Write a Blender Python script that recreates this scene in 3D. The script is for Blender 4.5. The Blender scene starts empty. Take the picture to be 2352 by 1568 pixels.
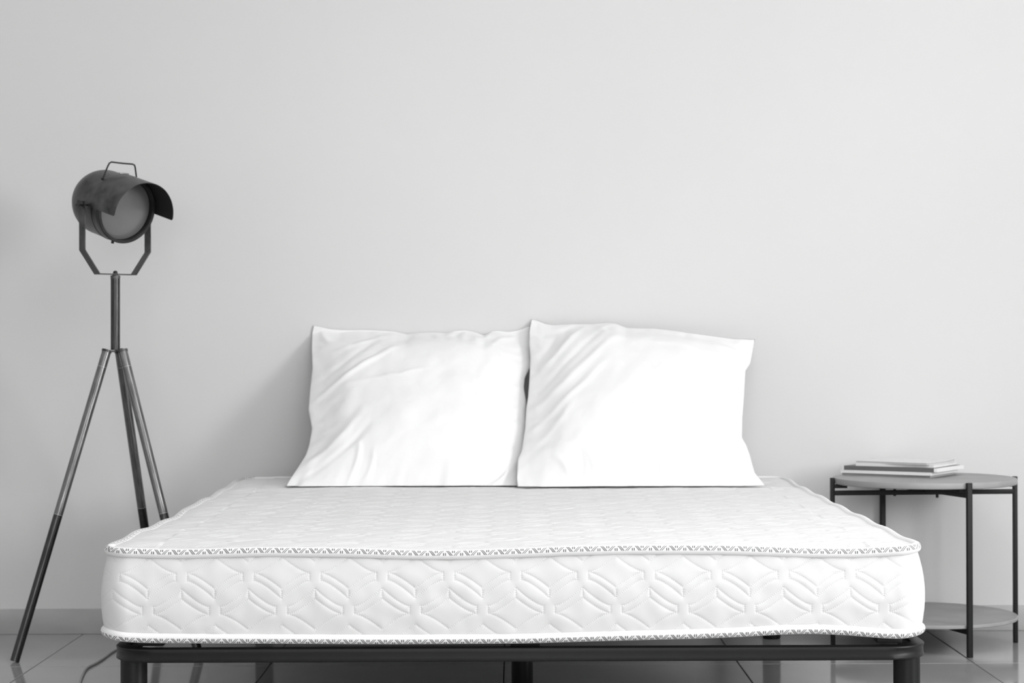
import bpy, bmesh, math, random
import numpy as np
from mathutils import Vector, Matrix

random.seed(7)
rng = np.random.default_rng(11)
S = bpy.context.scene
C = S.collection

# ------------------------------------------------------------------ camera
F = 4600.0                    # focal length in pixels of the 2352 x 1568 frame
HZ = 800.0                    # horizon row
ROLL = 0.00384                # slight roll of the hand-held frame
H = 0.849                     # camera height
WALL = 6.0                    # distance of the wall behind the bed
cam = bpy.data.cameras.new('camera')
cam.sensor_width = 36.0
cam.lens = F / 2352 * 36
cam.shift_y = (HZ - 784) / 2352
cam.clip_end = 100
cam.dof.use_dof = True
cam.dof.focus_distance = 4.15
cam.dof.aperture_fstop = 8.0
cob = bpy.data.objects.new('camera', cam)
cob.location = (0, 0, H)
cob.rotation_euler = (math.pi / 2, ROLL, 0)
C.objects.link(cob)
S.camera = cob

# ------------------------------------------------------------------ light
S.view_settings.view_transform = 'Standard'
S.view_settings.look = 'None'
S.view_settings.gamma = 1
S.view_settings.use_curve_mapping = False
S.view_settings.exposure = -0.95
world = bpy.data.worlds.new('world')
S.world = world
world.use_nodes = True
world.node_tree.nodes['Background'].inputs[0].default_value = (0.9, 0.9, 0.9, 1)
world.node_tree.nodes['Background'].inputs[1].default_value = 1.0

ROOM = dict(x0=-3.4, x1=4.6, y0=-3.6, y1=WALL, z1=3.2)
# window openings: right wall (y range, z range), added fill opening behind the camera (x range, z range)
WIN_R = (0.5, 2.5, 1.0, 2.7)
FILL_F = (-1.9, 2.3, 0.9, 2.9)
TOP_FILL = (-0.2, 2.7, 1.4, 4.0)          # ceiling opening added for light from above: x range, y range


def area(name, loc, rot, sx, sy, power):
    l = bpy.data.lights.new(name, 'AREA')
    l.shape = 'RECTANGLE'
    l.size, l.size_y, l.energy = sx, sy, power
    o = bpy.data.objects.new(name, l)
    o.location, o.rotation_euler = loc, rot
    C.objects.link(o)
    return o


# daylight through the right window; added front fill and top light follow
area('daylight_right_window', (ROOM['x1'] + .10, (WIN_R[0] + WIN_R[1]) / 2, (WIN_R[2] + WIN_R[3]) / 2),
     (0, math.pi / 2, 0), WIN_R[3] - WIN_R[2], WIN_R[1] - WIN_R[0], 430)
area('front_fill_light', ((FILL_F[0] + FILL_F[1]) / 2, ROOM['y0'] - .10, (FILL_F[2] + FILL_F[3]) / 2),
     (math.pi / 2, 0, 0), FILL_F[1] - FILL_F[0], FILL_F[3] - FILL_F[2], 215)  # unseen fill light, added to lift the lower left
area('added_top_light', ((TOP_FILL[0] + TOP_FILL[1]) / 2, (TOP_FILL[2] + TOP_FILL[3]) / 2, ROOM['z1'] + .14),
     (0, 0, 0), TOP_FILL[1] - TOP_FILL[0], TOP_FILL[3] - TOP_FILL[2], 155)  # unseen light, added to brighten the mattress top from above


# ------------------------------------------------------------------ photo pixel helpers
def ray(px, py):
    dx, dy = px - 1176.0, py - HZ
    return (dx - ROLL * (py - 784.0)) / F, (dy + ROLL * dx) / F


def W(px, py, D):
    a, b = ray(px, py)
    return Vector((a * D, D, H - b * D))


def FL(px, py, z=0.0):
    a, b = ray(px, py)
    return W(px, py, (H - z) / b)


# ------------------------------------------------------------------ materials
def nodes_of(m):
    m.use_nodes = True
    return m.node_tree.nodes, m.node_tree.links


def lin(v):
    v = v / 255.0
    return v / 12.92 if v <= .04045 else ((v + .055) / 1.055) ** 2.4


def mat(name, g, rough=.6, metal=0.0, var=0.0, scale=8.0, bump=0.0, bscale=200.0, stretch=(1, 1, 1), spec=.5,
        rvar=0.0, detail=6.0):
    m = bpy.data.materials.new(name)
    n, l = nodes_of(m)
    b = n['Principled BSDF']
    b.inputs['Base Color'].default_value = (g, g, g, 1)
    b.inputs['Roughness'].default_value = rough
    b.inputs['Metallic'].default_value = metal
    b.inputs['Specular IOR Level'].default_value = spec
    tc = n.new('ShaderNodeTexCoord')
    mp = n.new('ShaderNodeMapping')
    mp.inputs['Scale'].default_value = stretch
    l.new(tc.outputs['Object'], mp.inputs[0])
    if var or rvar:
        t = n.new('ShaderNodeTexNoise')
        t.inputs['Scale'].default_value = scale
        t.inputs['Detail'].default_value = detail
        l.new(mp.outputs[0], t.inputs['Vector'])
        if var:
            r = n.new('ShaderNodeMapRange')
            r.inputs[1].default_value, r.inputs[2].default_value = .3, .7
            r.inputs[3].default_value, r.inputs[4].default_value = g * (1 - var), g * (1 + var)
            l.new(t.outputs['Fac'], r.inputs[0])
            l.new(r.outputs[0], b.inputs['Base Color'])
        if rvar:
            r2 = n.new('ShaderNodeMapRange')
            r2.inputs[1].default_value, r2.inputs[2].default_value = .3, .7
            r2.inputs[3].default_value, r2.inputs[4].default_value = max(.02, rough - rvar), min(1, rough + rvar)
            l.new(t.outputs['Fac'], r2.inputs[0])
            l.new(r2.outputs[0], b.inputs['Roughness'])
    if bump:
        t = n.new('ShaderNodeTexNoise')
        t.inputs['Scale'].default_value = bscale
        t.inputs['Detail'].default_value = 3
        l.new(mp.outputs[0], t.inputs['Vector'])
        bp = n.new('ShaderNodeBump')
        bp.inputs['Strength'].default_value = bump
        bp.inputs['Distance'].default_value = .001
        l.new(t.outputs['Fac'], bp.inputs['Height'])
        l.new(bp.outputs[0], b.inputs['Normal'])
    return m


M = {}
M['wall'] = mat('wall_paint', .70, .75, var=.015, scale=1.2, bump=.05, bscale=300, spec=.3)
M['ceiling'] = mat('ceiling_paint', .8, .9)
M['baseboard'] = mat('skirting_tile', .43, .35, var=.08, scale=6, stretch=(1, 1, 3))
M['tile'] = mat('floor_tile', .36, .10, var=.06, scale=2.5, spec=.6, rvar=.02)
M['grout'] = mat('grout', .12, .9)
M['white_paint'] = mat('window_frame_paint', .8, .4)
M['fabric'] = mat('mattress_fabric', .745, .85, bump=.10, bscale=900, spec=.2)
M['pillow'] = mat('pillow_cotton', .88, .9, bump=.04, bscale=700, spec=.15)
M['ticking'] = mat('underside_grey_cloth', .30, .9)
M['rail'] = mat('painted_steel', .006, .45, var=.15, scale=12, spec=.35)
M['slat'] = mat('slat_wood', .10, .6, var=.2, scale=10, stretch=(.2, 4, 4))
M['rubber'] = mat('black_plastic', .015, .5)
M['lampmetal'] = mat('aged_steel', .085, .38, metal=.65, var=.55, scale=22, rvar=.12, detail=10)
M['lampdark'] = mat('dark_steel', .025, .45, metal=.3, var=.3, scale=30)
M['inner'] = mat('hood_inside_black', .008, .7)
M['tablemetal'] = mat('table_black_metal', .010, .5, spec=.3)
M['disc'] = mat('table_grey_board', .33, .55, var=.12, scale=9, stretch=(1, 1, 1), bump=.05, bscale=120)
M['cord'] = mat('grey_cord', .32, .5)


def brushed(name, lo, hi):
    """worn steel tube: streaks along the tube, scratches that show bright metal"""
    m = bpy.data.materials.new(name)
    n, l = nodes_of(m)
    b = n['Principled BSDF']
    uv = n.new('ShaderNodeUVMap')
    mp = n.new('ShaderNodeMapping')
    mp.inputs['Scale'].default_value = (6, 14, 1)
    l.new(uv.outputs[0], mp.inputs[0])
    t = n.new('ShaderNodeTexNoise')
    t.inputs['Scale'].default_value = 2.2
    t.inputs['Detail'].default_value = 8
    t.inputs['Roughness'].default_value = .7
    l.new(mp.outputs[0], t.inputs['Vector'])
    cr = n.new('ShaderNodeValToRGB')
    e = cr.color_ramp.elements
    e[0].position, e[0].color = .35, (lo, lo, lo, 1)
    e[1].position, e[1].color = .62, (hi, hi, hi, 1)
    x = cr.color_ramp.elements.new(.76)
    x.color = (.55, .55, .55, 1)
    l.new(t.outputs['Fac'], cr.inputs[0])
    l.new(cr.outputs[0], b.inputs['Base Color'])
    b.inputs['Metallic'].default_value = .85
    b.inputs['Roughness'].default_value = .27
    return m


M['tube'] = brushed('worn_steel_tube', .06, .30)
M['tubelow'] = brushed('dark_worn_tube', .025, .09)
M['ringmetal'] = mat('joint_ring_steel', .38, .35, metal=.8)


def lens_material():
    m = bpy.data.materials.new('frosted_lens')
    n, l = nodes_of(m)
    b = n['Principled BSDF']
    b.inputs['Base Color'].default_value = (.16, .16, .16, 1)
    b.inputs['Roughness'].default_value = .32
    b.inputs['Coat Weight'].default_value = .3
    return m


M['lens'] = lens_material()


# ---- node DSL for the printed border tape
class X:
    nt = None

    def __init__(self, s):
        self.s = s

    @staticmethod
    def op(o, a, b=None):
        nd = X.nt.nodes.new('ShaderNodeMath')
        nd.operation = o
        for i, v in enumerate((a, b)):
            if v is None:
                continue
            if isinstance(v, X):
                X.nt.links.new(v.s, nd.inputs[i])
            else:
                nd.inputs[i].default_value = v
        return X(nd.outputs[0])

    def __add__(self, o): return X.op('ADD', self, o)
    def __sub__(self, o): return X.op('SUBTRACT', self, o)
    def __mul__(self, o): return X.op('MULTIPLY', self, o)
    def lt(self, o): return X.op('LESS_THAN', self, o)
    def abs(self): return X.op('ABSOLUTE', self)
    def fract(self): return X.op('FRACT', self)
    def max(self, o): return X.op('MAXIMUM', self, o)


def tape_material():
    m = bpy.data.materials.new('printed_border_tape')
    n, l = nodes_of(m)
    X.nt = m.node_tree
    uv = n.new('ShaderNodeUVMap')
    sp = n.new('ShaderNodeSeparateXYZ')
    l.new(uv.outputs[0], sp.inputs[0])
    u, v = X(sp.outputs[0]), X(sp.outputs[1])
    hh = .120
    vc = .611
    w = (v - vc) * (1 / hh)                       # -1 at the top of the print, +1 at the bottom
    inband = w.abs().lt(1.0)

    def stroke(c, k, hw):
        # centre c at the middle of the print, leaning k periods over half the height
        return ((u - c + w * k + .5).fract() - .5).abs().lt(hw)

    def rect(c, hw, w0, w1):
        return ((u - c + .5).fract() - .5).abs().lt(hw) * (w - (w0 + w1) / 2).abs().lt((w1 - w0) / 2)
    dark = stroke(.155, .15, .030).max(stroke(.265, .15, .030))
    dark = dark.max(stroke(.665, -.125, .026)).max(stroke(.80, -.125, .026))
    dark = dark * inband
    dark = dark.max(rect(.40, .034, .0, 1.0)).max(rect(.51, .034, .0, 1.0))
    dark = dark.max(rect(.92, .034, -.95, .05)).max(rect(1.03, .034, -.95, .05))
    mid = stroke(.7325, -.125, .06) * inband
    g = mid * -.42 + .86
    g = g - dark * .66
    g = g.max(.15)
    b = n['Principled BSDF']
    cb = n.new('ShaderNodeCombineColor')
    for i in range(3):
        l.new(g.s, cb.inputs[i])
    l.new(cb.outputs[0], b.inputs['Base Color'])
    b.inputs['Roughness'].default_value = .8
    b.inputs['Specular IOR Level'].default_value = .2
    return m


M['tape'] = tape_material()

# ------------------------------------------------------------------ mesh helpers
ORIG = {}


def tag(o, label=None, cat=None, group=None, kind=None):
    if label: o['label'] = label
    if cat: o['category'] = cat
    if group: o['group'] = group
    if kind: o['kind'] = kind
    return o


def thing(name, loc, label, cat, group=None):
    o = bpy.data.objects.new(name, None)
    o.location = loc
    o.empty_display_size = .1
    C.objects.link(o)
    ORIG[o.name] = Vector(loc)
    return tag(o, label, cat, group)


def finish(name, me, material, parent=None, smooth=True):
    """me holds world coordinates; becomes an object under parent (its root carries no rotation)"""
    o = bpy.data.objects.new(name, me)
    C.objects.link(o)
    if parent is not None:
        off = ORIG.get(parent.name, Vector((0, 0, 0)))
        me.transform(Matrix.Translation(-off))
        o.parent = parent
        ORIG[o.name] = off
    else:
        ORIG[o.name] = Vector((0, 0, 0))
    if material is not None:
        me.materials.append(material)
    if smooth:
        me.polygons.foreach_set('use_smooth', [True] * len(me.polygons))
    me.update()
    return o


def from_bm(name, bm, material, parent=None, smooth=False, angle=None):
    me = bpy.data.meshes.new(name)
    bmesh.ops.recalc_face_normals(bm, faces=bm.faces)
    bm.to_mesh(me)
    bm.free()
    o = finish(name, me, material, parent, smooth or angle is not None)
    if angle is not None:
        me.set_sharp_from_angle(angle=math.radians(angle))
    return o


def raw(name, verts, faces, material, parent=None, smooth=True, angle=None):
    me = bpy.data.meshes.new(name)
    me.from_pydata([tuple(v) for v in verts], [], faces)
    o = finish(name, me, material, parent, smooth)
    if angle is not None:
        me.set_sharp_from_angle(angle=math.radians(angle))
    return o


def grid_mesh(name, P, material, parent=None, close_u=False, close_v=False, uv=None, flip=False):
    """P: (nu, nv, 3) array -> quad grid mesh, fast"""
    nu, nv = P.shape[:2]
    iu = np.arange(nu if close_u else nu - 1)
    iv = np.arange(nv if close_v else nv - 1)
    A, B = np.meshgrid(iu, iv, indexing='ij')
    A1, B1 = (A + 1) % nu, (B + 1) % nv
    q = np.stack([A * nv + B, A1 * nv + B, A1 * nv + B1, A * nv + B1], -1).reshape(-1, 4)
    if flip:
        q = q[:, ::-1]
    me = bpy.data.meshes.new(name)
    me.vertices.add(nu * nv)
    me.vertices.foreach_set('co', P.reshape(-1).astype(np.float32))
    nf = len(q)
    me.loops.add(nf * 4)
    me.loops.foreach_set('vertex_index', np.ascontiguousarray(q).reshape(-1).astype(np.int32))
    me.polygons.add(nf)
    me.polygons.foreach_set('loop_start', (np.arange(nf) * 4).astype(np.int32))
    me.polygons.foreach_set('loop_total', np.full(nf, 4, np.int32))
    me.update(calc_edges=True)
    if uv is not None:                       # uv(i, j, corner arrays) -> (nf*4, 2)
        lay = me.uv_layers.new(name='UVMap')
        us, vs = uv[:2]
        sh = uv[2] if len(uv) > 2 else np.zeros(nu + 1)      # shift of the print across the band, per column
        cu = np.stack([A, A + 1, A + 1, A], -1).reshape(-1, 4)
        cv = np.stack([B, B, B + 1, B + 1], -1).reshape(-1, 4)
        if flip:
            cu, cv = cu[:, ::-1], cv[:, ::-1]
        arr = np.stack([us[cu], vs[cv] + sh[cu]], -1).reshape(-1)
        lay.data.foreach_set('uv', arr.astype(np.float32))
    me.validate()
    return finish(name, me, material, parent, True)


def frames(pts, up=None, closed=False):
    pts = [Vector(p) for p in pts]
    n = len(pts)
    T = []
    for i in range(n):
        if closed:
            t = pts[(i + 1) % n] - pts[i - 1]
        else:
            t = pts[min(i + 1, n - 1)] - pts[max(i - 1, 0)]
        T.append(t.normalized())
    out = []
    ref = Vector(up) if up is not None else (Vector((0, 0, 1)) if abs(T[0].z) < .9 else Vector((1, 0, 0)))
    for i in range(n):
        a = ref - T[i] * ref.dot(T[i])
        a.normalize()
        if up is None:
            ref = a
        out.append((pts[i], T[i], a, T[i].cross(a)))
    return out


def tube(name, pts, r, material, parent=None, n=20, closed=False, caps=True, angle=50):
    fr = frames(pts, closed=closed)
    rs = r if isinstance(r, (list, tuple)) else [r] * len(fr)
    verts, faces = [], []
    ln = [0.0]
    for i in range(1, len(fr)):
        ln.append(ln[-1] + (fr[i][0] - fr[i - 1][0]).length)
    for (p, t, a, b), rr in zip(fr, rs):
        for k in range(n):
            th = 2 * math.pi * k / n
            verts.append(p + a * (math.cos(th) * rr) + b * (math.sin(th) * rr))
    m = len(fr)
    uvs = []
    for i in range(m if closed else m - 1):
        j = (i + 1) % m
        for k in range(n):
            faces.append((i * n + k, i * n + (k + 1) % n, j * n + (k + 1) % n, j * n + k))
            uvs += [(ln[i], k / n), (ln[i], (k + 1) / n), (ln[j], (k + 1) / n), (ln[j], k / n)]
    if caps and not closed:
        faces.append(tuple(range(n - 1, -1, -1)))
        faces.append(tuple((m - 1) * n + k for k in range(n)))
        uvs += [(0, 0)] * (2 * n)
    o = raw(name, verts, faces, material, parent, True, angle)
    lay = o.data.uv_layers.new(name='UVMap')
    for i, c in enumerate(uvs):
        lay.data[i].uv = c
    return o


def sweep(name, pts, prof, material, parent=None, up=(0, 0, 1), closed=False, angle=40):
    """prof: list of (a, b): a along 'up', b along T x up; prof may be a function of index"""
    fr = frames(pts, up=up, closed=closed)
    verts, faces = [], []
    for i, (p, t, a, b) in enumerate(fr):
        pr = prof(i) if callable(prof) else prof
        n = len(pr)
        for (x, y) in pr:
            verts.append(p + a * x + b * y)
    m = len(fr)
    for i in range(m if closed else m - 1):
        j = (i + 1) % m
        for k in range(n):
            faces.append((i * n + k, j * n + k, j * n + (k + 1) % n, i * n + (k + 1) % n))
    if not closed:
        faces.append(tuple(range(n)))
        faces.append(tuple((m - 1) * n + k for k in range(n - 1, -1, -1)))
    bm = bmesh.new()
    vs = [bm.verts.new(v) for v in verts]
    for f in faces:
        bm.faces.new([vs[k] for k in f])
    return from_bm(name, bm, material, parent, angle=angle)


def basis_lathe(name, o, ax, ay, az, prof, material, parent=None, n=48, a0=0.0, a1=2 * math.pi, angle=40):
    """prof: list of (radius, height along az)"""
    full = abs(a1 - a0 - 2 * math.pi) < 1e-6
    cols = n if full else n + 1
    verts, faces = [], []
    for i in range(cols):
        th = a0 + (a1 - a0) * i / n
        d = ax * math.cos(th) + ay * math.sin(th)
        for (r, h) in prof:
            verts.append(o + d * r + az * h)
    m = len(prof)
    for i in range(n):
        j = (i + 1) % cols
        for k in range(m - 1):
            faces.append((i * m + k, j * m + k, j * m + k + 1, i * m + k + 1))
    bm = bmesh.new()
    vs = [bm.verts.new(v) for v in verts]
    for f in faces:
        bm.faces.new([vs[k] for k in f])
    bmesh.ops.remove_doubles(bm, verts=bm.verts, dist=1e-6)
    return from_bm(name, bm, material, parent, angle=angle)


def lathe(name, loc, prof, material, parent=None, n=48, angle=40):
    return basis_lathe(name, Vector(loc), Vector((1, 0, 0)), Vector((0, 1, 0)), Vector((0, 0, 1)), prof, material,
                       parent, n, angle=angle)


def add_box(bm, c, s, ax=None, ay=None, az=None):
    c = Vector(c)
    ax, ay, az = ax or Vector((1, 0, 0)), ay or Vector((0, 1, 0)), az or Vector((0, 0, 1))
    vs = []
    for i in (-.5, .5):
        for j in (-.5, .5):
            for k in (-.5, .5):
                vs.append(bm.verts.new(c + ax * (i * s[0]) + ay * (j * s[1]) + az * (k * s[2])))
    q = [(0, 1, 3, 2), (4, 6, 7, 5), (0, 4, 5, 1), (2, 3, 7, 6), (0, 2, 6, 4), (1, 5, 7, 3)]
    return [bm.faces.new([vs[i] for i in f]) for f in q]


def box(name, c, s, material, parent=None, bevel=0.0, ax=None, ay=None, az=None, seg=2):
    bm = bmesh.new()
    add_box(bm, c, s, ax, ay, az)
    if bevel:
        bmesh.ops.bevel(bm, geom=bm.edges[:], offset=bevel, segments=seg, affect='EDGES', profile=.5)
    return from_bm(name, bm, material, parent, angle=40 if bevel else None)


def smooth_noise(n, m, fx, fy, seed):
    """periodic smooth noise on an n x m grid with about fx, fy features across"""
    r = np.random.default_rng(seed)
    a = r.standard_normal((n, m))
    ky = np.fft.fftfreq(n)[:, None] * n / fx
    kx = np.fft.fftfreq(m)[None, :] * m / fy
    f = np.fft.ifft2(np.fft.fft2(a) * np.exp(-(kx ** 2 + ky ** 2))).real
    return f / (np.abs(f).max() + 1e-9)


def sstep(a, b, x):
    t = np.clip((x - a) / (b - a), 0, 1)
    return t * t * (3 - 2 * t)


# ================================================================== the room
R = ROOM
TH = .2


def wall_with_hole(name, axis, pos, lo, hi, hole, sign):
    """axis 'x' or 'y': wall plane at pos; lo..hi along the wall; hole = (a0, a1, z0, z1) or None"""
    bm = bmesh.new()
    parts = [(lo, hi, 0, R['z1'])] if hole is None else [
        (lo, hole[0], 0, R['z1']), (hole[1], hi, 0, R['z1']),
        (hole[0], hole[1], 0, hole[2]), (hole[0], hole[1], hole[3], R['z1'])]
    for a0, a1, z0, z1 in parts:
        ca, cz = (a0 + a1) / 2, (z0 + z1) / 2
        if axis == 'x':
            add_box(bm, (pos + sign * TH / 2, ca, cz), (TH, a1 - a0, z1 - z0))
        else:
            add_box(bm, (ca, pos + sign * TH / 2, cz), (a1 - a0, TH, z1 - z0))
    return tag(from_bm(name, bm, M['wall']), kind='structure')


wall_with_hole('wall_back', 'y', R['y1'], R['x0'] - TH, R['x1'] + TH, None, 1)
wall_with_hole('wall_left', 'x', R['x0'], R['y0'], R['y1'], None, -1)
wall_with_hole('wall_right', 'x', R['x1'], R['y0'], R['y1'], WIN_R, 1)
wall_with_hole('wall_front', 'y', R['y0'], R['x0'] - TH, R['x1'] + TH, FILL_F, -1)
bm = bmesh.new()
for cx0, cx1, cy0, cy1 in ((R['x0'] - TH, TOP_FILL[0], R['y0'] - TH, R['y1'] + TH), (TOP_FILL[1], R['x1'] + TH, R['y0'] - TH, R['y1'] + TH),
                           (TOP_FILL[0], TOP_FILL[1], R['y0'] - TH, TOP_FILL[2]), (TOP_FILL[0], TOP_FILL[1], TOP_FILL[3], R['y1'] + TH)):
    add_box(bm, ((cx0 + cx1) / 2, (cy0 + cy1) / 2, R['z1'] + .05), (cx1 - cx0, cy1 - cy0, .1))
tag(from_bm('ceiling', bm, M['ceiling']), kind='structure')


def window(name, axis, pos, w, mull):
    o = bpy.data.objects.new(name, None)
    C.objects.link(o)
    ORIG[o.name] = Vector((0, 0, 0))
    tag(o, kind='structure')
    a0, a1, z0, z1 = w

    def piece(nm, ca, cz, sa, sz):
        c = (pos, ca, cz) if axis == 'x' else (ca, pos, cz)
        s = (.06, sa, sz) if axis == 'x' else (sa, .06, sz)
        box(nm, c, s, M['white_paint'], o, .004)
    t = .05
    piece('window_frame', (a0 + a1) / 2, z0 + t / 2, a1 - a0, t)
    piece('window_frame', (a0 + a1) / 2, z1 - t / 2, a1 - a0, t)
    piece('window_frame', a0 + t / 2, (z0 + z1) / 2, t, z1 - z0 - 2 * t)
    piece('window_frame', a1 - t / 2, (z0 + z1) / 2, t, z1 - z0 - 2 * t)
    for i in range(1, mull):
        piece('mullion', a0 + (a1 - a0) * i / mull, (z0 + z1) / 2, t, z1 - z0 - 2 * t)


window('window_1', 'x', R['x1'] + .05, WIN_R, 2)
rl = bpy.data.objects.new('added_roof_opening', None)  # invented roof opening that frames the added top light
C.objects.link(rl)
ORIG[rl.name] = Vector((0, 0, 0))
tag(rl, kind='structure')
for k_ in range(4):
    x_ = TOP_FILL[0] + .03 + (TOP_FILL[1] - TOP_FILL[0] - .06) * k_ / 3
    box('added_roof_bar', (x_, (TOP_FILL[2] + TOP_FILL[3]) / 2, R['z1'] + .05), (.05, TOP_FILL[3] - TOP_FILL[2], .06), M['white_paint'], rl, .004)  # bars of the invented roof opening
window('added_front_window', 'y', R['y0'] - .05, FILL_F, 3)  # unseen frame around the added front fill light

# skirting along the wall behind the bed
tag(box('baseboard_back', ((R['x0'] + R['x1']) / 2, WALL - .006, .0375), (R['x1'] - R['x0'], .012, .075),
        M['baseboard'], bevel=.002), kind='structure')

# floor: grout bed with separate tiles
floor = tag(box('floor', ((R['x0'] + R['x1']) / 2, (R['y0'] + R['y1']) / 2, -.053),
                (R['x1'] - R['x0'] + 2 * TH, R['y1'] - R['y0'] + 2 * TH, .1), M['grout']), kind='structure')
TS = .631
X_J = ray(676, 1455)[0] * WALL          # a joint line seen at the wall
Y_J = 5.375
bm = bmesh.new()
add_box(bm, (0, 0, -.004), (TS - .0032, TS - .0032, .008))
top_edges = [e for e in bm.edges if all(v.co.z > -.001 for v in e.verts)]
bmesh.ops.bevel(bm, geom=top_edges, offset=.0012, segments=1, affect='EDGES')
tile_me = bpy.data.meshes.new('tile')
bm.to_mesh(tile_me)
bm.free()
tile_me.materials.append(M['tile'])
i0 = math.floor((R['x0'] - X_J) / TS)
i1 = math.ceil((R['x1'] - X_J) / TS)
j0 = math.floor((R['y0'] - Y_J) / TS)
j1 = math.ceil((R['y1'] - Y_J) / TS)
for i in range(i0, i1):
    for j in range(j0, j1):
        x0, x1 = X_J + i * TS, X_J + (i + 1) * TS
        y0, y1 = Y_J + j * TS, Y_J + (j + 1) * TS
        cx0, cx1, cy0, cy1 = max(x0, R['x0']), min(x1, R['x1']), max(y0, R['y0']), min(y1, R['y1'])
        if cx1 - cx0 < .02 or cy1 - cy0 < .02:
            continue
        o = bpy.data.objects.new('tile', tile_me)
        o.location = ((cx0 + cx1) / 2, (cy0 + cy1) / 2, 0)
        o.scale = ((cx1 - cx0) / TS, (cy1 - cy0) / TS, 1)
        C.objects.link(o)
        o.parent = floor

# ================================================================== mattress
MX0, MX1 = -.800, .800
MY0, MY1 = 3.905, 5.925
RC = .050                      # plan corner radius
TR = .0093                     # radius of the rolled border tape
PX = 1179.0

top_tab = np.array([(232, 1267), (330, 1270), (420, 1271), (600, 1266), (800, 1268), (960, 1273), (1060, 1273),
                    (1200, 1268), (1300, 1264), (1450, 1261), (1650, 1261), (1750, 1264), (1850, 1268), (1950, 1269),
                    (2040, 1266), (2090, 1262), (2118, 1259)], float)
bot_tab = np.array([(218, 1452), (260, 1462), (330, 1466), (500, 1467), (900, 1469), (1200, 1467), (1400, 1461),
                    (1600, 1456), (1700, 1452), (1800, 1446), (1880, 1445), (1960, 1449), (2020, 1455), (2080, 1457),
                    (2128, 1448)], float)


def tab_z(tab):
    xs = (tab[:, 0] - 1176) / PX
    zs = H - ((tab[:, 1] - HZ) + ROLL * (tab[:, 0] - 1176)) / PX
    return xs, zs


TX, TZ = tab_z(top_tab)
BX, BZ = tab_z(bot_tab)
# smooth the tables
xs_f = np.linspace(-.83, .83, 400)
ker = np.hanning(25)
ker /= ker.sum()


def sm(x, z):
    f = np.interp(xs_f, x, z)
    return np.convolve(np.pad(f, 12, mode='edge'), ker, mode='valid')


TZs, BZs = sm(TX, TZ), sm(BX, BZ)
side_y = np.array([3.9, 4.2, 4.5, 4.74, 5.0, 5.29, 5.6, 5.86, 5.95])
left_z = H - np.array([.393, .391, .397, .399, .392, .394, .389, .384, .383])
right_z = H - np.array([.393, .394, .393, .394, .393, .392, .391, .388, .386])


def ztop(x, y):
    f = np.interp(x, xs_f, TZs)
    k = (x - MX0) / (MX1 - MX0)
    side = np.interp(y, side_y, left_z) * (1 - k) + np.interp(y, side_y, right_z) * k
    side = side + .0018 * np.sin(y * 21) * (np.abs(x) > .7)
    w = 1 - sstep(MY0, MY0 + .28, y)
    return side + (f - (H - .393)) * w


def zbot(x, y):
    f = np.interp(x, xs_f, BZs)
    w = 1 - sstep(MY0, MY0 + .35, y)
    return .292 + (f - .292) * w


def perimeter(off, ds_front, ds_side, ds_back):
    """counter-clockwise from the middle of the back edge... starts at front left corner; returns pts, normals, s"""
    x0, x1, y0, y1, r = MX0 - off, MX1 + off, MY0 - off, MY1 + off, RC + off
    P, N = [], []

    def line(a, b, ds, nrm):
        L = math.hypot(b[0] - a[0], b[1] - a[1])
        n = max(2, int(L / ds))
        for i in range(n):
            t = i / n
            P.append((a[0] + (b[0] - a[0]) * t, a[1] + (b[1] - a[1]) * t))
            N.append(nrm)

    def arc(cx, cy, a0, a1, ds):
        n = max(4, int(r * abs(a1 - a0) / ds))
        for i in range(n):
            a = a0 + (a1 - a0) * i / n
            P.append((cx + r * math.cos(a), cy + r * math.sin(a)))
            N.append((math.cos(a), math.sin(a)))
    pi = math.pi
    line((x0 + r, y0), (x1 - r, y0), ds_front, (0, -1))
    arc(x1 - r, y0 + r, -pi / 2, 0, ds_front)
    line((x1, y0 + r), (x1, y1 - r), ds_side, (1, 0))
    arc(x1 - r, y1 - r, 0, pi / 2, ds_side)
    line((x1 - r, y1), (x0 + r, y1), ds_back, (0, 1))
    arc(x0 + r, y1 - r, pi / 2, pi, ds_side)
    line((x0, y1 - r), (x0, y0 + r), ds_side, (-1, 0))
    arc(x0 + r, y0 + r, pi, 3 * pi / 2, ds_front)
    P, N = np.array(P), np.array(N)
    s = np.concatenate([[0], np.cumsum(np.linalg.norm(np.diff(P, axis=0), axis=1))])
    return P, N, s


# ---- quilting tile: distance to the stitched lines of one repeat
PER = .1302
UNIT = PER / 154.0


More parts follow.
